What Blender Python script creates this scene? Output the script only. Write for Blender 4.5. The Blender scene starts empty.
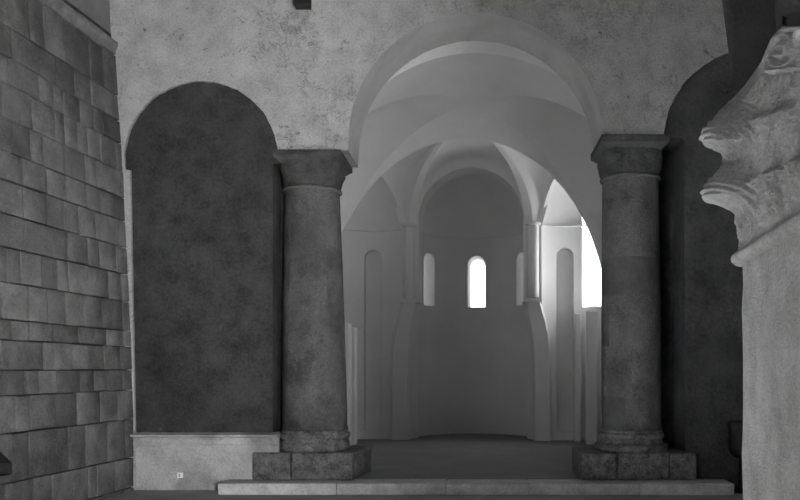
import bpy, bmesh, math, random
from mathutils import Vector, Matrix, noise
random.seed(7)
sc = bpy.context.scene
COL = sc.collection
PI = math.pi
R = math.radians
EYE = 1.45

# ------------------------------------------------------------------ helpers
def link(o, parent=None):
    COL.objects.link(o)
    if parent: o.parent = parent
    return o

def mesh_obj(name, verts, faces, mat=None, parent=None, smooth=None, tones=None):
    me = bpy.data.meshes.new(name)
    me.from_pydata([tuple(v) for v in verts], [], faces)
    me.validate()
    bm = bmesh.new(); bm.from_mesh(me)
    bmesh.ops.recalc_face_normals(bm, faces=bm.faces)
    bm.to_mesh(me); bm.free()
    return finish(name, me, mat, parent, smooth)

def finish(name, me, mat, parent, smooth):
    if smooth is not None:
        for p in me.polygons: p.use_smooth = True
        me.set_sharp_from_angle(angle=R(smooth))
    if mat: 
        me.materials.clear(); me.materials.append(mat)
    o = bpy.data.objects.new(name, me)
    return link(o, parent)

def bm_obj(name, bm, mat=None, parent=None, smooth=None):
    me = bpy.data.meshes.new(name)
    bmesh.ops.recalc_face_normals(bm, faces=bm.faces)
    bm.to_mesh(me); bm.free()
    return finish(name, me, mat, parent, smooth)

def structure(o):
    o['kind'] = 'structure'; return o

def tag(o, label, cat, group=None):
    o['label'] = label; o['category'] = cat
    if group: o['group'] = group
    return o

def thing(name, label, cat, loc, group=None):
    o = bpy.data.objects.new(name, None); o.location = loc
    o.empty_display_size = .2
    link(o); tag(o, label, cat, group); return o

def prism(poly, y0, y1, f=None):
    """polygon in (x, z) pushed from y0 to y1; f maps (x, y, z) to world"""
    f = f or (lambda x, y, z: (x, y, z))
    n = len(poly)
    v = [f(x, y0, z) for x, z in poly] + [f(x, y1, z) for x, z in poly]
    faces = [list(range(n))[::-1], list(range(n, 2 * n))]
    for i in range(n):
        j = (i + 1) % n
        faces.append([i, j, n + j, n + i])
    return v, faces

def add_box(bm, x0, x1, y0, y1, z0, z1, bev=0.0, seg=2, jitter=0.0, f=None):
    f = f or (lambda x, y, z: (x, y, z))
    t = bmesh.new()
    vs = [t.verts.new((x, y, z)) for x in (x0, x1) for y in (y0, y1) for z in (z0, z1)]
    for q in ((0,1,3,2),(4,6,7,5),(0,4,5,1),(2,3,7,6),(0,2,6,4),(1,5,7,3)):
        t.faces.new([vs[i] for i in q])
    bmesh.ops.recalc_face_normals(t, faces=t.faces)
    if bev: bmesh.ops.bevel(t, geom=t.edges[:], offset=bev, segments=seg, affect='EDGES', profile=.5)
    mp = {}
    for v in t.verts:
        co = f(*v.co)
        mp[v] = bm.verts.new((co[0] + random.uniform(-jitter, jitter), co[1] + random.uniform(-jitter, jitter), co[2] + random.uniform(-jitter, jitter)))
    out = []
    for fc in t.faces: out.append(bm.faces.new([mp[v] for v in fc.verts]))
    t.free()
    return out

def lathe(profile, n=64, wob=0.0, rnd=None):
    """profile: list of (r, z); closed top and bottom"""
    v, f = [], []
    for r, z in profile:
        for k in range(n):
            a = 2 * PI * k / n
            w = 1 + (rnd.uniform(-wob, wob) if rnd else 0)
            v.append((r * w * math.cos(a), r * w * math.sin(a), z))
    for i in range(len(profile) - 1):
        for k in range(n):
            l = (k + 1) % n
            f.append([i*n+k, i*n+l, (i+1)*n+l, (i+1)*n+k])
    f.append(list(range(n))[::-1]); m = (len(profile) - 1) * n
    f.append([m + k for k in range(n)])
    return v, f

def grid_faces(rows, cols):
    return [[i*cols+j, i*cols+j+1, (i+1)*cols+j+1, (i+1)*cols+j] for i in range(rows-1) for j in range(cols-1)]

def boolean_cut(o, cutters):
    for c in cutters:
        m = o.modifiers.new('cut', 'BOOLEAN'); m.operation = 'DIFFERENCE'; m.object = c; m.solver = 'EXACT'
    bpy.context.view_layer.update()
    dg = bpy.context.evaluated_depsgraph_get()
    me = bpy.data.meshes.new_from_object(o.evaluated_get(dg))
    o.modifiers.clear(); old = o.data; o.data = me
    bpy.data.meshes.remove(old)
    for c in cutters:
        d = c.data; bpy.data.objects.remove(c); bpy.data.meshes.remove(d)

def smooth_angle(o, ang):
    for p in o.data.polygons: p.use_smooth = True
    o.data.set_sharp_from_angle(angle=R(ang))

# ------------------------------------------------------------------ materials
def mat(name, lo, hi, scale=3.0, rough=.9, bump=.25, bscale=25.0, pits=0.0, stains=0.0, stain_tone=.5, attr=None, detail=8, streak=0, grain=.25):
    m = bpy.data.materials.new(name); m.use_nodes = True
    nt = m.node_tree; N = nt.nodes; L = nt.links
    b = N['Principled BSDF']; b.inputs['Roughness'].default_value = rough
    b.inputs['Specular IOR Level'].default_value = .2
    tc = N.new('ShaderNodeNewGeometry')
    mp = N.new('ShaderNodeMapping'); L.new(tc.outputs['Position'], mp.inputs['Vector'])
    if streak: mp.inputs['Scale'].default_value = (1, 1, streak)
    n1 = N.new('ShaderNodeTexNoise'); n1.inputs['Scale'].default_value = scale; n1.inputs['Detail'].default_value = detail; n1.inputs['Roughness'].default_value = .65
    L.new(mp.outputs[0], n1.inputs['Vector'])
    n2 = N.new('ShaderNodeTexNoise'); n2.inputs['Scale'].default_value = bscale; n2.inputs['Detail'].default_value = 6; n2.inputs['Roughness'].default_value = .7
    L.new(tc.outputs['Position'], n2.inputs['Vector'])
    mix = N.new('ShaderNodeMath'); mix.operation = 'MULTIPLY_ADD'
    L.new(n2.outputs['Fac'], mix.inputs[0]); mix.inputs[1].default_value = grain
    sub = N.new('ShaderNodeMath'); sub.operation = 'SUBTRACT'; L.new(n1.outputs['Fac'], sub.inputs[0]); sub.inputs[1].default_value = grain / 2
    L.new(sub.outputs[0], mix.inputs[2])
    rp = N.new('ShaderNodeValToRGB'); L.new(mix.outputs[0], rp.inputs['Fac'])
    rp.color_ramp.elements[0].position = .3; rp.color_ramp.elements[0].color = (lo, lo, lo, 1)
    rp.color_ramp.elements[1].position = .7; rp.color_ramp.elements[1].color = (hi, hi, hi, 1)
    col = rp.outputs['Color']
    def mult(c, fac_socket):
        mx = N.new('ShaderNodeMix'); mx.data_type = 'RGBA'; mx.blend_type = 'MULTIPLY'; mx.inputs['Factor'].default_value = 1
        L.new(c, mx.inputs[6]); L.new(fac_socket, mx.inputs[7]); return mx.outputs[2]
    if pits:
        # small dark scars of flaked plaster, gathered in patches
        v = N.new('ShaderNodeTexNoise'); v.inputs['Scale'].default_value = 9; v.inputs['Detail'].default_value = 10; v.inputs['Roughness'].default_value = .75; v.inputs['Distortion'].default_value = 1.2
        L.new(tc.outputs['Position'], v.inputs['Vector'])
        r2 = N.new('ShaderNodeValToRGB'); L.new(v.outputs['Fac'], r2.inputs['Fac'])
        r2.color_ramp.elements[0].position = .33; r2.color_ramp.elements[0].color = (1-pits,)*3 + (1,)
        r2.color_ramp.elements[1].position = .42; r2.color_ramp.elements[1].color = (1, 1, 1, 1)
        col = mult(col, r2.outputs['Color'])
        w = N.new('ShaderNodeTexVoronoi'); w.feature = 'DISTANCE_TO_EDGE'; w.inputs['Scale'].default_value = 3.2
        nd = N.new('ShaderNodeMixRGB'); nd.blend_type = 'ADD'; nd.inputs[0].default_value = .5
        L.new(tc.outputs['Position'], nd.inputs[1]); L.new(v.outputs['Color'], nd.inputs[2]); L.new(nd.outputs[0], w.inputs['Vector'])
        r3 = N.new('ShaderNodeValToRGB'); L.new(w.outputs['Distance'], r3.inputs['Fac'])
        r3.color_ramp.elements[0].position = 0; r3.color_ramp.elements[0].color = (.42, .42, .42, 1)
        r3.color_ramp.elements[1].position = .045; r3.color_ramp.elements[1].color = (1, 1, 1, 1)
        pm = N.new('ShaderNodeTexNoise'); pm.inputs['Scale'].default_value = .9; pm.inputs['Detail'].default_value = 2
        L.new(tc.outputs['Position'], pm.inputs['Vector'])
        r4 = N.new('ShaderNodeValToRGB'); L.new(pm.outputs['Fac'], r4.inputs['Fac']); r4.color_ramp.elements[0].position = .50; r4.color_ramp.elements[1].position = .56
        mx = N.new('ShaderNodeMix'); mx.data_type = 'RGBA'; L.new(r4.outputs['Color'], mx.inputs['Factor']); mx.inputs[6].default_value = (1, 1, 1, 1); L.new(r3.outputs['Color'], mx.inputs[7])
        col = mult(col, mx.outputs[2])
    if stains:
        s = N.new('ShaderNodeTexNoise'); s.inputs['Scale'].default_value = stains; s.inputs['Detail'].default_value = 5; s.inputs['Distortion'].default_value = .6
        L.new(tc.outputs['Position'], s.inputs['Vector'])
        r5 = N.new('ShaderNodeValToRGB'); L.new(s.outputs['Fac'], r5.inputs['Fac'])
        r5.color_ramp.elements[0].position = .36; r5.color_ramp.elements[0].color = (stain_tone,)*3 + (1,)
        r5.color_ramp.elements[1].position = .52; r5.color_ramp.elements[1].color = (1, 1, 1, 1)
        col = mult(col, r5.outputs['Color'])
    if attr:
        at = N.new('ShaderNodeAttribute'); at.attribute_name = attr
        col = mult(col, at.outputs['Color'])
    L.new(col, b.inputs['Base Color'])
    if bump:
        bp = N.new('ShaderNodeBump'); bp.inputs['Strength'].default_value = bump; bp.inputs['Distance'].default_value = .02
        L.new(mix.outputs[0], bp.inputs['Height']); L.new(bp.outputs[0], b.inputs['Normal'])
    return m

M = {}
M['plaster'] = mat('rough_plaster', .30, .50, 3.0, bump=1.0, bscale=40, pits=.7, grain=1.0, detail=10)
M['soffit'] = mat('smooth_plaster', .43, .53, 1.6, bump=.2, bscale=16, stains=1.3, stain_tone=.85)
M['white'] = mat('chapel_plaster', .62, .70, 1.3, bump=.12, bscale=14, grain=.15)
M['ashlar'] = mat('ashlar_stone', .085, .20, 4.0, bump=.9, bscale=45, grain=.7, attr='tone', stains=1.1, stain_tone=.75)
M['mortar'] = mat('old_mortar', .04, .09, 8, bump=.5)
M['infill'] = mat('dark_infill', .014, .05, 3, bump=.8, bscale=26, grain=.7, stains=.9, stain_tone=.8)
M['shaft'] = mat('column_stone', .04, .115, 3.0, bump=.7, bscale=40, grain=.8, stains=1.8, stain_tone=.65)
M['capital'] = mat('capital_stone', .018, .065, 6, bump=.9, bscale=40, grain=.8)
M['patch'] = mat('patch_stone', .025, .07, 4, bump=.5, bscale=35)
M['plinth'] = mat('plinth_stone', .05, .23, 9, bump=1, bscale=55, grain=1)
M['step'] = mat('step_stone', .38, .66, 6, bump=.5, bscale=45, grain=.8)
M['dado'] = mat('damp_plaster', .30, .52, 2.5, bump=.7, bscale=35, stains=1.6, stain_tone=.6, grain=.8)
M['floor'] = mat('floor_stone', .28, .38, 2.5, bump=.2, bscale=30)
M['chfloor'] = mat('chapel_floor', .17, .22, 2.0, bump=.15, bscale=30)
M['pier'] = mat('granular_stone', .17, .36, 5, bump=.8, bscale=75, grain=.9)
M['shaded'] = mat('shaded_stone', .03, .075, 3, bump=.6, bscale=60, grain=.5)  # dark speckled stone, with the springer's shade put into its colour
M['wood'] = mat('dark_wood', .008, .02, 6, bump=.3, rough=.7)
M['iron'] = mat('black_iron', .006, .012, 6, bump=.1, rough=.6)
M['tagw'] = mat('white_enamel', .85, .9, 6, bump=0, rough=.5)
M['tagd'] = mat('grey_paint', .16, .2, 6, bump=0, rough=.5)

# ------------------------------------------------------------------ far wall (arcade)
YF, YB = -.35, .47           # front and back of the arcade wall
def wx(px): return (px - 476) * (10 + YF) / 800
def wz(py): return EYE + (370 - py) * (10 + YF) / 800
rn = random.Random(3)
def rough(p, a=.006): return (p[0] + rn.uniform(-a, a), p[1] + rn.uniform(-a, a))
ZL, ZR = 4.10, 4.28          # tops of the two abaci
LA = (-3.317, 4.007, .929); CA = (0.0, 4.218, 1.538); RA = (3.414, 4.19, 1.152)
poly = [(-5.2, 0), (-4.10, 0), (-4.12, .8), (-4.175, 3.86), (-4.245, 3.87)]
n = 48
a0 = PI - math.asin((3.87 - LA[1]) / LA[2]); a1 = math.asin((ZL - LA[1]) / LA[2])
for k in range(n + 1):
    a = a0 + (a1 - a0) * k / n
    poly.append(rough((LA[0] + LA[2] * math.cos(a), LA[1] + LA[2] * math.sin(a))))
poly.append((-1.542, ZL))
for k in range(97):
    a = PI * (1 - k / 96)
    poly.append(rough((CA[0] + CA[2] * math.cos(a), CA[1] + CA[2] * math.sin(a)), .004))
poly[-1] = (1.535, ZR)
a0 = PI - math.asin((ZR - RA[1]) / RA[2])
for k in range(n + 1):
    a = a0 * (1 - k / n)
    poly.append(rough((RA[0] + RA[2] * math.cos(a), RA[1] + RA[2] * math.sin(a))))
poly += [(4.57, 0), (6.6, 0), (6.6, 8.2), (-5.2, 8.2)]
v, f = prism(poly, YF, YB)
bm = bmesh.new(); bv = [bm.verts.new(p) for p in v]
for fc in f: bm.faces.new([bv[i] for i in fc])
bmesh.ops.recalc_face_normals(bm, faces=bm.faces)
bmesh.ops.triangulate(bm, faces=[fc for fc in bm.faces if len(fc.verts) > 4], ngon_method='EAR_CLIP')
o = bm_obj('wall_far', bm, M['plaster']); o.data.materials.append(M['soffit'])
for p in o.data.polygons:
    if abs(p.normal.y) < .3 and 4.0 < p.center.z < 6.5 and abs(p.center.x) < 1.6: p.material_index = 1; p.use_smooth = True
o.data.set_sharp_from_angle(angle=R(30))
structure(o)
# dark walling closing the two side arches
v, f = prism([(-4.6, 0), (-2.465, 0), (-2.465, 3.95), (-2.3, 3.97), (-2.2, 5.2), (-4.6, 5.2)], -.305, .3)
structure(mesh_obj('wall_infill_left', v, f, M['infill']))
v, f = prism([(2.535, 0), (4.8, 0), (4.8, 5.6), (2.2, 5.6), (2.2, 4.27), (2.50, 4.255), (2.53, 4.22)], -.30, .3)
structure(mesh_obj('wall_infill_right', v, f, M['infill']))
# deep slots between the columns and the walling
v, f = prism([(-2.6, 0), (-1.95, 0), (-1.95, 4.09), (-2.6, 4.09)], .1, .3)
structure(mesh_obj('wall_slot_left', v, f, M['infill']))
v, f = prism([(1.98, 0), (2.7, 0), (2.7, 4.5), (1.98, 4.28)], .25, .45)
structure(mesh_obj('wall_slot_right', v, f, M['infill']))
# dado with its ledge under the left blind arch
prof = [(-.34, 0), (-.34, .545), (-.362, .55), (-.352, .60), (-.362, .635), (-.42, .648), (-.425, .672), (-.28, .70), (-.28, 0)]
xs = [-4.5 + i * (2.12 / 30) for i in range(31)]
v = []; 
for x in xs:
    for (y, z) in prof: v.append((x, y + rn.uniform(-.004, .004), z + rn.uniform(-.003, .003)))
m_ = len(prof)
f = [[i*m_+j, i*m_+(j+1) % m_, (i+1)*m_+(j+1) % m_, (i+1)*m_+j] for i in range(30) for j in range(m_)]
f += [list(range(m_)), [30*m_+j for j in range(m_)][::-1]]
structure(mesh_obj('baseboard_left', v, f, M['dado'], smooth=25))

# ------------------------------------------------------------------ left nave wall of ashlar
T = Vector((-.0925, -1, 0)).normalized(); NRM = Vector((1, -.0925, 0)).normalized()
A0 = Vector((-4.30, YF + .02, 0))
LEAN = [(-1, .17), (.7, .175), (2.0, .13), (3.87, .04), (5.3, -.055), (9, -.2)]
def lean_in(z):
    for (za, a), (zb, b) in zip(LEAN, LEAN[1:]):
        if z <= zb: return a + (b - a) * (z - za) / (zb - za)
    return LEAN[-1][1]
def LW(s, off, z): 
    p = A0 + T * s + NRM * (off + lean_in(z))
    return (p.x, p.y, z)
courses = [-.05, .04, .40, .86, 1.21, 1.45, 1.73, 1.92, 2.27, 2.60, 2.92, 3.24, 3.52, 3.84, 4.18, 4.45, 4.755, 5.24]
bm = bmesh.new(); tone = bm.loops.layers.color.new('tone')
def paint(faces, t):
    for fc in faces:
        for l in fc.loops: l[tone] = (t, t, t, 1)
rb = random.Random(11)
HS, HE = 2.20, 3.4          # the dark recess low in the wall
def quad(pts, t, mi=0):
    fc = bm.faces.new([bm.verts.new(LW(*p)) for p in pts]); fc.material_index = mi; paint([fc], t)
for s0, s1, z0, z1 in ((-.1, HS, -.05, 5.5), (HS, HE, -.05, .48), (HS, HE, .86, 5.5), (HE, 10.5, -.05, 5.5)):
    quad([(s0, -.035, z0), (s1, -.035, z0), (s1, -.035, z1), (s0, -.035, z1)], .6, 1)
pent = [(HS, .48), (HE, .48), (HE, .86), (HS + .34, .86), (HS, .58)]
for i in range(5):
    (sa, za), (sb, zb) = pent[i], pent[(i + 1) % 5]
    quad([(sa, 0, za), (sb, 0, zb), (sb, -.9, zb), (sa, -.9, za)], .5, 1)
quad([(s, -.9, z) for s, z in pent], .5, 1)
quad([(HS, -.035, .58), (HS + .36, -.035, .88), (HS, -.035, .88)], .6, 1)
quad([(HS - .01, 0, .575), (HS + .34, 0, .855), (HS - .01, 0, .855)], .9)
paint(add_box(bm, HS + .01, HE - .01, -.06, .004, .408, .478, bev=.006, f=LW), 1.15)
# blocks, split by course; widths shrink with height of the course
for ci in range(len(courses) - 1):
    z0, z1 = courses[ci], courses[ci + 1]
    s = -.02 if ci % 2 else -.02
    first = True
    while s < 10.4:
        w = rb.uniform(.16, .46) if z1 - z0 < .4 else rb.uniform(.2, .5)
        if first: w *= rb.uniform(.5, 1); first = False
        e = s + w
        if ci == 2 and s < HS < e + .12: e = HS
        if ci == 2 and HS - .001 <= s < HE: 
            s = HE; continue
        g = .0045 + rb.random() * .004
        off = rb.uniform(-.005, .005)
        t = rb.choice((.82, .88, .92, .95, 1.0, 1.0, 1.04, 1.1))
        if z0 > 4.4: t *= .9
        if rb.random() < .05: t *= .75
        ja = lambda: rb.uniform(-.006, .006)
        zz0, zz1 = z0 + g + ja() * .5, z1 - g + ja() * .5
        fs = add_box(bm, s + g, e - g, -.06, off, zz0, zz1, bev=.006, seg=2, jitter=.0025, f=LW)
        paint(fs, t)
        s = e
o = bm_obj('wall_left', bm, M['ashlar'], smooth=60); o.data.materials.append(M['mortar']); structure(o)
structure(mesh_obj('wall_left_light_seal', [LW(-.6, -1.1, -.1), LW(10.5, -1.1, -.1), LW(10.5, -1.1, 8.2), LW(-.6, -1.1, 8.2)], [[0, 1, 2, 3]], M['mortar']))  # added unseen sheet that keeps sky light from leaking through the wall
# string course and the plastered wall above it
prof = [(-.06, 5.25), (.0, 5.26), (.012, 5.31), (.035, 5.335), (.045, 5.36), (.04, 5.40), (-.06, 5.44)]
v = []; S = [i * .15 for i in range(0, 71)]
for s in S:
    for (d, z) in prof: v.append(LW(s, d + rb.uniform(-.008, .008), z + rb.uniform(-.007, .007)))
m_ = len(prof)
f = [[i*m_+j, i*m_+j+1, (i+1)*m_+j+1, (i+1)*m_+j] for i in range(len(S)-1) for j in range(m_-1)]
structure(mesh_obj('trim_1', v, f, mat('string_course', .09, .19, 7, bump=.5), smooth=50))
v = [LW(-.1, -.04, 5.3), LW(10.5, -.04, 5.3), LW(10.5, -.04, 8.2), LW(-.1, -.04, 8.2)]
structure(mesh_obj('wall_left_upper', v, [[0, 1, 2, 3]], mat('grey_plaster', .13, .18, 2, bump=.4)))

# ------------------------------------------------------------------ nave shell around the camera
structure(mesh_obj('floor', [(-5.6, -15, 0), (6.6, -15, 0), (6.6, .4, 0), (-5.6, .4, 0)], [[0, 1, 2, 3]], M['floor']))
structure(mesh_obj('ceiling', [(-6, -15, 8.2), (6.6, -15, 8.2), (6.6, .4, 8.2), (-6, .4, 8.2)], [[0, 1, 2, 3]], mat('dark_ceiling', .07, .11)))  # unseen ceiling, coloured dark to cut its bounce light
structure(mesh_obj('wall_near', [(-6, -15, 0), (6.6, -15, 0), (6.6, -15, 8.2), (-6, -15, 8.2)], [[0, 1, 2, 3]], M['plaster']))
structure(mesh_obj('wall_right', [(6.6, -15, 0), (6.6, .4, 0), (6.6, .4, 8.2), (6.6, -15, 8.2)], [[0, 1, 2, 3]], M['plaster']))

# ------------------------------------------------------------------ stone step and chapel floor
bm = bmesh.new()
cuts = [-3.0, -1.62, -.35, .62, 1.9, 3.0]
for i in range(5):
    add_box(bm, cuts[i] + .002, cuts[i+1] - .002, -.72, YF + .04, 0, .13 + rn.uniform(-.004, .004), bev=.012, jitter=.002)
tag(bm_obj('stone_step', bm, M['step'], smooth=50), 'long low pale stone step running in front of the two columns', 'step')
v, f = prism([(-2.42, -.312), (2.5, -.312), (2.5, .48), (3.2, .5), (3.2, 8), (-3.4, 8), (-3.4, .5), (-2.42, .48)], 0, .127, f=lambda x, y, z: (x, z, y))
structure(mesh_obj('floor_chapel', v, f, M['chfloor']))

# ------------------------------------------------------------------ columns
def lerp(a, b, t): return a + (b - a) * t
def squircle(hw, p, n=72):
    out = []
    for k in range(n):
        a = 2 * PI * k / n; c, s = math.cos(a), math.sin(a)
        q = (abs(c) ** p + abs(s) ** p) ** (-1 / p)
        out.append((hw * q * c, hw * q * s))
    return out

def column(cx, label, shaft_r, z_ring, z_ab0, z_ab1, plinth_poly, blocks, lean, seed, ab_x, patches):
    rr = random.Random(seed)
    t = thing('stone_column', label, 'column', (cx, 0, .13), 'columns carrying the great arch')
    z0 = -.13
    # plinth of rough blocks
    bm = bmesh.new()
    x0, x1f, x1b, yb = plinth_poly
    for (a, b) in blocks:
        def mapf(x, y, z, x0=x0, x1f=x1f, x1b=x1b, yb=yb):
            k = (y + .43) / (yb + .43)
            fx = (x - x0) / (x1f - x0)
            return (x + k * fx * (x1b - x1f) - cx, y, z)
        add_box(bm, a + .004, b - .004, -.43 + rr.uniform(0, .01), yb, 0, .325 + rr.uniform(-.006, .006), bev=.022, seg=3, jitter=.005, f=mapf)
    bm_obj('plinth', bm, M['plinth'], t, smooth=60)
    rb_, rt_ = shaft_r
    # attic base
    b0 = .322
    fl = .435 - rb_ if rb_ > .38 else .455 - rb_
    pr = [(rb_ + fl - .03, b0), (rb_ + fl - .01, b0 + .012), (rb_ + fl, b0 + .05), (rb_ + fl - .008, b0 + .085), (rb_ + .03, b0 + .10), (rb_ + .018, b0 + .118), (rb_ + .012, b0 + .14),
          (rb_ + .022, b0 + .155), (rb_ + .036, b0 + .175), (rb_ + .038, b0 + .20), (rb_ + .028, b0 + .222), (rb_ + .012, b0 + .232), (rb_ + .012, b0 + .25), (rb_ - .01, b0 + .27)]
    v, f = lathe(pr, 96, .006, rr); mesh_obj('base', v, f, M['plinth'], t, smooth=50)
    # shaft of four drums, with a faint swelling
    zs0, zs1 = b0 + .262, z_ring - .13
    pr = []
    for i in range(61):
        k = i / 60
        r = lerp(rb_, rt_, k) + .008 * math.sin(PI * k)
        if i == 0: r += .012
        pr.append((r, lerp(zs0, zs1, k)))
    v, f = lathe(pr, 128)
    v = [(x + lean * (z - zs0), y, z) for x, y, z in v]
    v = [(x * (1 + rr.uniform(-.003, .003)), y, z) for x, y, z in v]
    so = mesh_obj('shaft', v, f, M['shaft'], t, smooth=50)
    lx = lean * (zs1 - zs0)
    # darker repair stones let flush into the shaft
    so.data.materials.append(M['patch'])
    for p in so.data.polygons:
        a = math.degrees(math.atan2(p.center.y, p.center.x))
        if any(A0_ < a < A1_ and Z0_ < p.center.z < Z1_ for A0_, A1_, Z0_, Z1_ in patches): p.material_index = 1
    # necking ring
    pr = [(rt_ - .01, zs1 - .005), (rt_ + .018, zs1), (rt_ + .032, zs1 + .012), (rt_ + .032, zs1 + .026), (rt_ + .018, zs1 + .038), (rt_ - .01, zs1 + .042)]
    v, f = lathe(pr, 96, .004, rr); v = [(x + lx, y, z) for x, y, z in v]
    mesh_obj('necking_ring', v, f, M['shaft'], t, smooth=60)
    # capital: round at the neck, squared under the abacus, with shallow worn leaves
    cz0, cz1 = zs1 + .036, z_ab0 - .13 + .01
    v = []; NR, NC = 26, 96
    acx = (ab_x[0] + ab_x[1]) / 2 - cx; hw = (ab_x[1] - ab_x[0]) / 2
    for i in range(NR):
        k = i / (NR - 1)
        p = 2 + 5 * k ** .8
        h = lerp(rt_ - .002, hw - .055, k ** 1.6)
        for j, (x, y) in enumerate(squircle(h, p, NC)):
            a = 2 * PI * j / NC
            leaf = .018 * max(0, math.sin(8 * a)) * math.sin(PI * min(1, k * 1.25)) ** .7
            leaf += .016 * max(0, math.sin(12 * a + 1)) * math.exp(-((k - .72) / .13) ** 2)
            q = 1 + (leaf + rr.uniform(-.003, .003)) / max(.1, h)
            v.append((lerp(lx, acx, k) + x * q, y * q * lerp(1, 1.06, k) + .045 * k, lerp(cz0, cz1, k)))
    f = [[i*NC+j, i*NC+(j+1) % NC, (i+1)*NC+(j+1) % NC, (i+1)*NC+j] for i in range(NR-1) for j in range(NC)]
    f += [list(range(NC))[::-1], [(NR-1)*NC+j for j in range(NC)]]
    mesh_obj('capital', v, f, M['capital'], t, smooth=55)
    # abacus slab with a splayed lower edge
    bm = bmesh.new(); az0, az1 = z_ab0 - .13, z_ab1 - .13
    rings = [(hw - .10, az0 - .03), (hw - .025, az0 + .035), (hw, az0 + .05), (hw, az1)]
    rv = []
    for (h, z) in rings:
        hy = .45 - (hw - h)
        rv.append([bm.verts.new((acx + sx * h + rr.uniform(-.003, .003), .05 + sy * hy + rr.uniform(-.003, .003), z)) for sx, sy in ((-1, -1), (1, -1), (1, 1), (-1, 1))])
    for i in range(3):
        for j in range(4): bm.faces.new([rv[i][j], rv[i][(j+1) % 4], rv[i+1][(j+1) % 4], rv[i+1][j]])
    bm.faces.new(rv[0][::-1]); bm.faces.new(rv[3])
    bmesh.ops.bevel(bm, geom=[e for e in bm.edges], offset=.006, segments=2, affect='EDGES')
    bm_obj('abacus', bm, M['capital'], t)
    return t

column(-2.01, 'left stone column, lighter grey, with ringed base on rough plinth beside the white chapel', (.40, .335), 3.65, 3.98, 4.10,
       (-2.68, -1.47, -1.36, .45), [(-2.68, -2.22), (-2.22, -1.47)], -.011, 5, (-2.448, -1.62),
       [])
column(1.94, 'right stone column, darker, with square repair patches, between chapel and dark blind arch', (.365, .345), 3.80, 4.14, 4.28,
       (1.25, 2.645, 2.645, .45), [(1.25, 1.69), (1.69, 2.32), (2.32, 2.645)], -.004, 9, (1.505, 2.33),
       [(-172, -112, .66, .98), (-172, -22, 2.23, 2.70), (-175, -146, 1.62, 2.0)])

# ------------------------------------------------------------------ chapel bay with groin vault
CY = 3.5; SK = .067; CXO = -.2
cr = math.sqrt(1 + SK * SK)
def CH(lx, ly, z): return (CXO + (lx + ly * SK) / cr, CY + (ly - lx * SK) / cr, z)
Y0, Y1 = YB + .05, CY
def bay(y):
    k = (y - Y0) / (Y1 - Y0)
    return lerp(0, CXO, k), lerp(2.25, 2.4, k), lerp(2.6, 3.1, k), lerp(3.0, 2.27, k)   # centre, a, b, z0
def zC(y): 
    q = min(1, abs((y - 1.98) / 1.575)); return 3.3 + 2.2 * math.sqrt(1 - q * q)
XL, XR = -2.42, 2.4
rows = []; NY, NO, NI = 72, 10, 48
for i in range(NY + 1):
    y = lerp(Y0, Y1, i / NY); c, a, b, z0 = bay(y); zc = zC(y)
    q = (zc - z0) / b
    g = a * math.sqrt(max(0, 1 - q * q)) if q < 1 else 0
    gl, gr = max(XL, c - g), min(XR, c + g)
    w = ((y - Y0) / (Y1 - Y0)) ** 2
    row = []
    for j in range(NO): row.append((lerp(XL - .05, gl, j / NO), zc))
    for j in range(NI + 1):
        x = lerp(gl, gr, j / NI); u = min(1, abs((x - c) / a))
        row.append((x, z0 + b * math.sqrt(1 - u * u)))
    for j in range(1, NO + 1): row.append((lerp(gr, XR + .05, j / NO), zc))
    rows.append([(x, y - w * SK * (x - CXO), z) for x, z in row])
nc = len(rows[0])
v = [p for r in rows for p in r]
structure(mesh_obj('ceiling_bay', v, grid_faces(len(rows), nc), M['white'], smooth=16))
# chapel face wall behind the great arch: its lower vault makes the pale crescent
def ell(c, a, b, z0, xl, xr, zb, n=80):
    pts = []
    for k in range(n + 1):
        x = lerp(xl, xr, .5 - .5 * math.cos(PI * k / n)); u = min(1, abs((x - c) / a))
        pts.append((x, z0 + b * math.sqrt(1 - u * u)))
    return [(xl, zb)] + pts + [(xr, zb)]
c, a, b, z0 = bay(Y0)
poly = [(-3.2, 0)] + ell(c, a, b, z0, -2.2, 2.2, 0) + [(3.2, 0), (3.2, 7), (-3.2, 7)]
v, f = prism(poly, YB + .003, Y0)
structure(mesh_obj('wall_chapel_front', v, f, M['white'], smooth=30))
# side walls of the bay
v, f = prism([(XL - .3, Y0), (XL, Y0), (XL, CY + .3), (XL - .3, CY + .3)], 0, 6.2, f=lambda x, y, z: (x, z, y))
structure(mesh_obj('wall_chapel_left', v, f, M['white']))
v, f = prism([(XR, Y0), (XR + .3, Y0), (XR + .3, CY + .1), (XR, CY + .1)], 0, 6.2, f=lambda x, y, z: (x, z, y))
structure(mesh_obj('wall_chapel_right', v, f, M['white']))
# arch between bay and trefoil
c, a, b, z0 = bay(Y1)
poly = [(-3.6, 0)] + ell(0, a, b, z0, -2.1, 2.36, 0) + [(3.6, 0), (3.6, 7), (-3.6, 7)]
v, f = prism(poly, -.02, .06, CH)
structure(mesh_obj('wall_chapel_arch', v, f, M['white'], smooth=30))
# stepped mouldings at the foot of the left jamb
bm = bmesh.new()
add_box(bm, -2.14, -1.96, .0, .2, .127, 2.25, bev=.03, seg=3, f=CH)
add_box(bm, -2.16, -1.95, .42, .6, .127, 2.2, bev=.03, seg=3, f=CH)
structure(bm_obj('trim_2', bm, M['white'], smooth=50))
bm = bmesh.new()
add_box(bm, 2.1, 2.3, .75, .9, .127, 2.5, bev=.03, seg=3, f=CH)
add_box(bm, 1.93, 2.05, 1.35, 1.6, .127, 2.5, bev=.02, seg=3, f=CH)
structure(bm_obj('trim_3', bm, M['white'], smooth=50))

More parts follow.
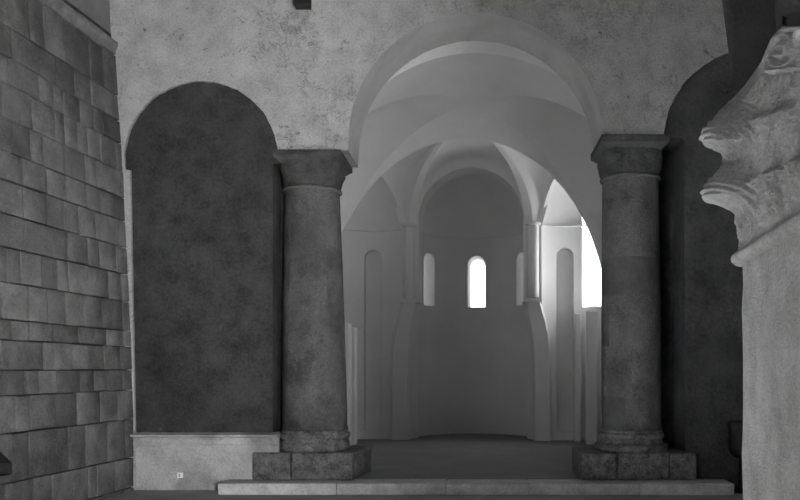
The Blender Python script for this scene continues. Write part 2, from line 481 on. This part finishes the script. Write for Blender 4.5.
# ------------------------------------------------------------------ apses
def apse(name, cx, cy, r, th, zs, ax, stilt=0):
    NA = 44
    prof_i = [(r + .012, 0), (r + .012, zs)] + [(r * math.cos(t), zs + stilt + r * math.sin(t)) for t in [PI / 2 * k / 16 for k in range(16)]]
    ro = r + th
    prof_o = [(ro, 0), (ro, zs)] + [(ro * math.cos(t), zs + stilt + ro * math.sin(t)) for t in [PI / 2 * k / 16 for k in range(16)]]
    v = []; f = []; m = len(prof_i)
    for pr in (prof_i, prof_o):
        for i in range(NA + 1):
            al = ax - PI / 2 + PI * i / NA
            for (rr, z) in pr: v.append(CH(cx + rr * math.cos(al), cy + rr * math.sin(al), z))
    ti = len(v); v.append(CH(cx, cy, zs + stilt + r)); to = len(v); v.append(CH(cx, cy, zs + stilt + ro))
    O = (NA + 1) * m
    for i in range(NA):
        for j in range(m - 1):
            f.append([i*m+j, i*m+j+1, (i+1)*m+j+1, (i+1)*m+j])
            f.append([O+i*m+j, O+(i+1)*m+j, O+(i+1)*m+j+1, O+i*m+j+1])
        f.append([i*m+m-1, ti, (i+1)*m+m-1]); f.append([O+i*m+m-1, O+(i+1)*m+m-1, to])
        f.append([i*m, (i+1)*m, O+(i+1)*m, O+i*m])
    for i in (0, NA):
        f.append([i*m+j for j in range(m)] + [ti, to] + [O+i*m+j for j in range(m)][::-1])
    o = mesh_obj(name, v, f, M['white']); return structure(o)

def arch_prof(hw, z0, z1, n=14):
    pts = [(-hw, z0), (hw, z0)]
    for k in range(n + 1):
        a = PI * k / n; pts.append((hw * math.cos(a), z1 - hw + hw * math.sin(a)))
    return pts
def window_cutter(cx, cy, ax, r0, r1, hw0, hw1, z0, z1, dz1=0.0):
    d = (math.cos(ax), math.sin(ax)); p = (d[1], -d[0])
    A = arch_prof(hw0, z0, z1); B = arch_prof(hw1, z0 + dz1, z1 - dz1)
    n = len(A)
    v = [CH(cx + d[0]*r0 + p[0]*u, cy + d[1]*r0 + p[1]*u, z) for u, z in A] + [CH(cx + d[0]*r1 + p[0]*u, cy + d[1]*r1 + p[1]*u, z) for u, z in B]
    f = [list(range(n)), list(range(n, 2*n))[::-1]] + [[i, (i+1) % n, n+(i+1) % n, n+i] for i in range(n)]
    return mesh_obj('cutter', v, f)

TH = .55
ac = apse('wall_apse', 0, 2.0, 1.15, TH, 4.17, PI / 2, .05)
cut = []
for da, h1 in ((0, .15), (54, .075), (-54, .075)):
    cut.append(window_cutter(0, 2.0, PI / 2 - R(da), 0.9, 1.15 + TH + .1, .20, h1, 2.75, 3.83, .02))
boolean_cut(ac, cut); smooth_angle(ac, 25)
LC, LR_, ZS = (-1.82, .705), .975, 4.12
al = apse('wall_niche_left', LC[0], LC[1], LR_, TH, ZS, R(150))
boolean_cut(al, [window_cutter(LC[0], LC[1], R(94), .5, LR_ + .18, .165, .165, .28, 3.75)]); smooth_angle(al, 25)
ar = apse('wall_niche_right', -LC[0], LC[1], LR_, TH, ZS, R(30))
boolean_cut(ar, [window_cutter(-LC[0], LC[1], R(93), .5, LR_ + .18, .165, .165, .28, 3.75),
                 window_cutter(-LC[0], LC[1], R(56), .7, LR_ + TH + .15, .31, .30, 2.63, 4.6)]); smooth_angle(ar, 25)

# upper wall of the apse arch with its two pilasters
HWA = .985; ZA = 4.26
poly = [(-1.32, 2.74), (-HWA, 2.74)]
for k in range(49):
    a_ = PI * (1 - k / 48); poly.append((HWA * math.cos(a_), ZA + HWA * math.sin(a_)))
poly += [(HWA, 2.74), (1.32, 2.74), (1.32, 4.1), (1.9, 6.2), (-1.9, 6.2), (-1.32, 4.1)]
v, f = prism(poly, 1.5, 2.02, CH)
structure(mesh_obj('wall_apse_arch', v, f, M['white'], smooth=30))

# lower piers, wider than the pilasters above, flaring towards the side niches
for sgn, nm in ((-1, 'left'), (1, 'right')):
    v = []; zz = [.127, 1.2, 1.85, 2.1, 2.35, 2.55, 2.74]; ow = [1.51, 1.51, 1.50, 1.47, 1.42, 1.36, 1.31]
    inn = [1.15, 1.15, 1.13, 1.10, 1.06, 1.02, .985]
    for z, w, q in zip(zz, ow, inn):
        for (x, y) in ((q, 1.82), (q + .06, 1.54), (w - .03, 1.52), (w, 1.55), (w, 2.2), (q, 2.2)): v.append(CH(sgn * x, y, z))
    f = [[i*6+j, i*6+(j+1) % 6, (i+1)*6+(j+1) % 6, (i+1)*6+j] for i in range(len(zz)-1) for j in range(6)]
    f += [[0, 1, 2, 3, 4, 5], [(len(zz)-1)*6+j for j in range(6)]]
    structure(mesh_obj('wall_pier_' + nm, v, f, M['white'], smooth=40))
    v = [CH(sgn * x, y, z) for z in (2.72, 2.75) for x, y in ((.97, 1.47), (1.33, 1.47), (1.33, 2.2), (.97, 2.2))]
    f = [[0,1,2,3],[4,5,6,7]] + [[i, (i+1) % 4, 4+(i+1) % 4, 4+i] for i in range(4)]
    structure(mesh_obj('trim_4' if sgn < 0 else 'trim_5', v, f, M['white']))
    # engaged half-round shaft on the pilaster, cut off above the ledge
    px_, py_ = sgn * 1.16, 1.494
    o = thing('colonnette', 'white half-round shaft ' + ('on the left pilaster of the apse arch' if sgn < 0 else 'on the right pilaster of the apse arch, beside the brightly lit niche'),
              'colonnette', CH(px_, py_, 2.80), 'engaged shafts of the apse arch')
    v, f = [], []; NA = 20; lev = [(.10, 0), (.11, .01), (.11, 1.33), (.10, 1.345)]
    for r_, z in lev:
        for k in range(NA + 1):
            t_ = PI + PI * k / NA; q = CH(px_ + r_ * math.cos(t_), py_ + r_ * .6 * math.sin(t_), z); b_ = CH(px_, py_, 0)
            v.append((q[0] - b_[0], q[1] - b_[1], z))
    f = grid_faces(4, NA + 1) + [list(range(NA+1))[::-1], [3*(NA+1)+k for k in range(NA+1)]] + [[i*(NA+1), (i+1)*(NA+1), (i+1)*(NA+1)+NA, i*(NA+1)+NA] for i in range(3)]
    mesh_obj('shaft', v, f, M['white'], o, smooth=40)
    v = []; f = []
    for (dz, ex) in ((1.345, .12), (1.36, .15), (1.395, .155), (1.41, .13)):
        for k in range(NA + 1):
            t_ = PI + PI * k / NA; q = CH(px_ + ex * math.cos(t_), py_ + ex * .6 * math.sin(t_), 0); b_ = CH(px_, py_, 0)
            v.append((q[0] - b_[0], q[1] - b_[1], dz))
    f = grid_faces(4, NA + 1) + [list(range(NA+1))[::-1], [3*(NA+1)+k for k in range(NA+1)]] + [[i*(NA+1), (i+1)*(NA+1), (i+1)*(NA+1)+NA, i*(NA+1)+NA] for i in range(3)]
    mesh_obj('cap', v, f, M['white'], o, smooth=40)

# trefoil vault: three webs rising to a common crown
P = Vector((0.0, 0.02, 5.62))
def web(name, border):
    NV = 26; v = []
    for k in range(NV + 1):
        th = PI / 2 * k / NV; h, s = 1 - math.cos(th), math.sin(th)
        for (x, y, z) in border:
            v.append(CH(lerp(x, P.x, h), lerp(y, P.y, h), lerp(z, P.z, s)))
    return structure(mesh_obj(name, v, grid_faces(NV + 1, len(border)), M['white'], smooth=40))
GZ = 4.17
def chord(cx, cy, ax, r, zs, n=40):
    d = (math.cos(ax), math.sin(ax)); p = (d[1], -d[0])      # p points to the right when looking along d
    out = []
    for k in range(n + 1):
        t_ = PI * (1 - k / n); u = r * math.cos(t_)
        out.append((cx + p[0] * u, cy + p[1] * u, zs + (r + .12) * math.sin(t_)))
    return out
BLc, BRc = (-1.16, 1.47, GZ), (1.16, 1.47, GZ)
bc = [BLc, (-HWA - .02, 1.49, GZ)] + [(HWA * math.cos(PI * (1 - k / 40)), 1.5, ZA + (HWA + .13) * math.sin(PI * (1 - k / 40))) for k in range(41)] + [(HWA + .02, 1.49, GZ), BRc]
web('ceiling_apse', bc)
bl = [(-2.5, .03, 3.55)] + chord(LC[0], LC[1], R(150), LR_, ZS) + [BLc]
web('ceiling_niche_left', bl)
br = [BRc] + chord(-LC[0], LC[1], R(30), LR_, ZS) + [(2.5, .03, 3.55)]
web('ceiling_niche_right', br)
# thin cornice line round the niches at the springing
def lip(name, cx, cy, ax, r, z):
    v = []; NA = 40; pr = [(r + .02, z - .02), (r - .022, z - .014), (r - .022, z + .008), (r + .02, z + .012)]
    for i in range(NA + 1):
        t_ = ax - PI / 2 + PI * i / NA
        for (q, zz) in pr: v.append(CH(cx + q * math.cos(t_), cy + q * math.sin(t_), zz))
    structure(mesh_obj(name, v, grid_faces(NA + 1, 4), M['white']))
lip('trim_6', LC[0], LC[1], R(150), LR_, ZS); lip('trim_7', -LC[0], LC[1], R(30), LR_, ZS + .04); lip('trim_8', 0, 2.0, PI / 2, 1.15, 4.2)

# ------------------------------------------------------------------ foreground pier with leaf capital
PA = Vector((1.112, -6.6)); KX = .0925
def plan(s):
    """position and outward normal along the pier outline; s<0 far face, s>0 nave face"""
    rad = .10
    L_ = rad * PI / 4
    if s > L_:
        d = s - L_ + rad
        p = PA + Vector((-KX, -1)) * d; nn = Vector((-1, KX)).normalized()
    elif s < -L_:
        p = PA + Vector((1, 0)) * (-s - L_ + rad); nn = Vector((0, 1))
    else:
        t_ = (s + L_) / (2 * L_)
        ang = lerp(PI / 2, PI, t_); nn = Vector((math.cos(ang), math.sin(ang)))
        p = PA + Vector((rad, -rad)) + nn * rad
        p.x += -KX * rad * t_
    return p, nn
svals = [-.9, -.6, -.45] + [-.36 + .012 * i for i in range(0, 136)] + [1.4, 1.7, 2.0]
def sweep(profile, offs=None, closed_top=True):
    v = []; nS = len(svals)
    for (off, z) in profile:
        for s in svals:
            p, nn = plan(s); q = p + nn * off
            v.append((q.x, q.y, z))
        v.append((3.3, v[-1][1], z)); v.append((3.3, v[-2 - nS + 1][1] if False else PA.y, z))  # unseen side of the pier, drawn out wide to block door light
    cols = nS + 2
    f = []
    for i in range(len(profile) - 1):
        for j in range(cols):
            k = (j + 1) % cols
            f.append([i*cols+j, i*cols+k, (i+1)*cols+k, (i+1)*cols+j])
    f.append([j for j in range(cols)][::-1]); f.append([(len(profile)-1)*cols+j for j in range(cols)])
    return v, f
pier = thing('foreground_pier', 'large grainy stone pier with carved leaf capital, close to the camera at right edge', 'pier', (1.6, -7.4, 0))
def under(o, parent):
    o.parent = parent; o.matrix_parent_inverse = Matrix.Translation(-parent.location); return o
prof = [(.0, 0)] + [(rn.uniform(-.003, .003), .1 * i) for i in range(1, 19)] + [(0, 1.895)]
v, f = sweep(prof); under(mesh_obj('shaft', v, f, M['pier'], smooth=40), pier)
prof = [(0, 1.885), (.030, 1.888), (.044, 1.9), (.047, 1.912), (.044, 1.924), (.03, 1.936), (.0, 1.94)]
v, f = sweep(prof); under(mesh_obj('neck_moulding', v, f, M['pier'], smooth=60), pier)
# capital
pts = [(252, -2), (240, -3.5), (220, -7), (212, -12), (207, -18), (203, -28), (200, -36), (196, -38.5), (190, -37.5), (185, -34), (172, -24), (165, -18), (158, -20), (152, -24), (147, -29), (144, -36),
       (137, -40), (130, -38), (120, -30), (112, -24), (103, -15), (97, -8), (85, 3), (62, 19), (40, 27), (27, 33)]
pts = [(EYE + (370 - y) * .00425, -x * .00425) for y, x in pts]
sil = [(y, x) for y, x in ((27, -40), (34, -32), (40, -28), (62, -19), (85, -3), (97, 8), (103, 15), (112, 24), (120, 30), (130, 38), (137, 40))]
def pcx(y):
    if y <= sil[0][0]: return sil[0][1]
    for (ya, a), (yb, b) in zip(sil, sil[1:]):
        if y <= yb: return lerp(a, b, (y - ya) / (yb - ya))
    return 60
def pc(z):
    if z <= pts[0][0]: return pts[0][1]
    for (za, oa), (zb, ob) in zip(pts, pts[1:]):
        if z <= zb: return lerp(oa, ob, (z - za) / (zb - za))
    return pts[-1][1]
def bumpz(z, zt, h):  # curled leaf: swells towards its tip at zt, then tucks back
    k = (z - (zt - h)) / h
    if k < 0 or k > 1.12: return 0
    return k ** 2.2 if k <= 1 else max(0, 1 - ((k - 1) / .12) ** 1.3)
def leaf_w(s, c, w):
    q = abs(s - c) / w
    return max(0, 1 - q ** 2.2) if q < 1 else 0
nz = 220; zb0, zt0 = 1.93, 2.905
v = []; rc = random.Random(21); nS = len(svals)
for i in range(nz):
    kz = i / (nz - 1); zc_ = lerp(zb0, zt0, kz)
    for s in svals:
        p, nn = plan(s)
        ztop = min(zt0, EYE + 343 * max(1.6, 10 + p.y) / 800); z = lerp(zb0, ztop, kz)
        w = math.exp(-(max(0, abs(s - .04) - .09) / .15) ** 2)
        face = .012 + .02 * math.sin(PI * kz)
        for c in (.34, .62, .90): face += .03 * bumpz(zc_, 2.20, .28) * leaf_w(s, c, .145)
        for c in (.48, .76): face += .03 * bumpz(zc_, 2.48, .30) * leaf_w(s, c, .14)
        # scroll block near the top of the nave face
        if kz > .74 and .45 < s < 1.1:
            bx, bz = abs(s - .78) / .2, abs(kz - .885) / .115
            edge = max(bx, bz)
            if edge < 1:
                rr_ = math.hypot(bx, bz)
                face += .035 * min(1, (1 - edge) / .12) - (.018 * (.5 + .5 * math.cos(rr_ * 13)) if edge < .8 else 0)
        off = w * pc(zc_) + (1 - w) * face
        # fluted leaf ribs fanning from the tips
        if zc_ < 2.66 and s < .5:
            cz = 1.99 if zc_ < 2.27 else 2.31
            d = math.hypot(s * .255 - off + .125, zc_ - cz)
            fade = min(1, max(0, (d - .03) / .05)) * min(1, max(0, (.34 - d) / .08)) * min(1, max(0, (.5 - s) / .15))
            off += .007 * math.sin(d * 2 * PI / .026) * fade
        elif zc_ < 2.2:
            off += .012 * math.sin(s * 60) * min(1, max(0, (zc_ - 2.0) / .05))
        off += rc.uniform(-.002, .002) + .014 * noise.noise(Vector((s * 9, z * 9, 3))) + .007 * noise.noise(Vector((s * 30, z * 30, 7)))
        q = p + nn * off
        if kz > .6:      # the upper part is worn back towards the abacus
            d_ = 10 + q.y; yy = 370 - (z - EYE) * 800 / d_
            lim = 742 - pcx(yy)
            q.x = max(q.x, (lim - 476) * d_ / 800)
        v.append((q.x, q.y, z))
    v.append((3.3, v[-1][1], z)); v.append((3.3, PA.y, z))
cols = nS + 2
f = [[i*cols+j, i*cols+(j+1) % cols, (i+1)*cols+(j+1) % cols, (i+1)*cols+j] for i in range(nz-1) for j in range(cols)]
f += [[j for j in range(cols)][::-1], [(nz-1)*cols+j for j in range(cols)]]
under(mesh_obj('capital', v, f, M['pier'], smooth=70), pier)
# core of the pier and the dark springing of the arch it carries
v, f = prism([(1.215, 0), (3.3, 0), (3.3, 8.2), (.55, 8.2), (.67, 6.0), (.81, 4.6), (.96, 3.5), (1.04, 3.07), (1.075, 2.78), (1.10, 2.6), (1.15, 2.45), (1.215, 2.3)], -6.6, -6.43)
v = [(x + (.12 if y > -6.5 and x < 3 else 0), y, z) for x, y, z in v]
under(mesh_obj('arch_springer', v, f, M['shaded'], smooth=20), pier)['label'] = 'dark arch springer above the capital'
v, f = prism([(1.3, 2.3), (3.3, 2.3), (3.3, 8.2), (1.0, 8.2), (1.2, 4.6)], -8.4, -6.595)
under(mesh_obj('arch_springer', v, f, M['shaded']), pier)['label'] = 'dark arch springer above the capital'

# ------------------------------------------------------------------ small things
bm = bmesh.new(); add_box(bm, -2.17, -1.985, -.52, YF + .1, 5.795, 6.02, bev=.008, jitter=.002)
tag(bm_obj('beam_end', bm, M['wood']), 'black square beam end jutting from the far wall at the top', 'beam')
tg = thing('wall_plate', 'tiny white square plate with a dark mark low on the dado under left blind arch', 'plate', (-3.57, -.34, .18))
bm = bmesh.new(); add_box(bm, -.033, .033, -.014, .004, -.032, .032, bev=.003); bm_obj('plate', bm, M['tagw'], tg)
bm = bmesh.new()
for (x0, x1, z0, z1) in ((-.012, .006, .012, .019), (-.012, .006, -.003, .003), (-.012, .006, -.019, -.012), (.004, .011, -.019, .019)):
    add_box(bm, x0 - .006, x1 - .006, -.0165, -.013, z0, z1)
bm_obj('mark', bm, M['tagd'], tg)
bw = thing('pedestal_bowl', 'black bowl on a thin stand, half hidden behind the foreground pier', 'bowl', (3.16, -.5, 0))
v, f = lathe([(.03, .40), (.10, .42), (.155, .50), (.165, .60), (.15, .66), (.175, .83), (.165, .84), (.13, .70), (.02, .66)], 40); mesh_obj('bowl', v, f, M['iron'], bw, smooth=40)
v, f = lathe([(.12, 0), (.12, .02), (.045, .05), (.035, .41)], 32); mesh_obj('stand', v, f, M['iron'], bw, smooth=40)

# ------------------------------------------------------------------ light
def area(name, loc, target, sx, sy, power, shape='RECTANGLE'):
    d = bpy.data.lights.new(name, 'AREA'); d.shape = shape; d.size = sx; d.size_y = sy; d.energy = power
    o = bpy.data.objects.new(name, d); o.location = loc
    o.rotation_euler = (Vector(target) - Vector(loc)).to_track_quat('-Z', 'Y').to_euler()
    return link(o)
# daylight through the door behind the camera on the right, and a window high in the left wall behind it
area('door_daylight', (2.5, -13.5, 1.4), (-2, 0, 2.0), 1.4, 2.2, 1050)
area('window_daylight', (-4.2, -9.5, 3.4), (2.0, -3, 3.0), 1.2, 2.0, 25)
# sun through a high window behind the camera, falling as a patch on the nave floor
sb = area('sunbeam', (-2.6, -14.2, 7.2), (-.4, -4.6, 0), .9, 1.4, 1620); sb.data.spread = R(9)
# daylight at the chapel windows
area('niche_daylight', CH(2.45, 1.62, 3.45), CH(.6, 1.3, 3.7), .3, 1.5, 30)
w = bpy.data.worlds.new('sky'); sc.world = w; w.use_nodes = True
bg = w.node_tree.nodes['Background']; bg.inputs['Color'].default_value = (1, 1, 1, 1); bg.inputs['Strength'].default_value = 2.4

# ------------------------------------------------------------------ camera
cd = bpy.data.cameras.new('camera'); cam = bpy.data.objects.new('camera', cd); link(cam)
cam.location = (0, -10, EYE); cam.rotation_euler = (PI / 2, 0, 0)
cd.sensor_width = 36; cd.lens = 36; cd.shift_x = -.095; cd.shift_y = .15; cd.clip_start = .05
sc.camera = cam
sc.view_settings.view_transform = 'Standard'; sc.view_settings.look = 'None'; sc.view_settings.gamma = 1; sc.view_settings.exposure = .2
sc.view_settings.use_curve_mapping = False
sc.cycles.use_denoising = True
sc.cycles.max_bounces = 10; sc.cycles.diffuse_bounces = 6
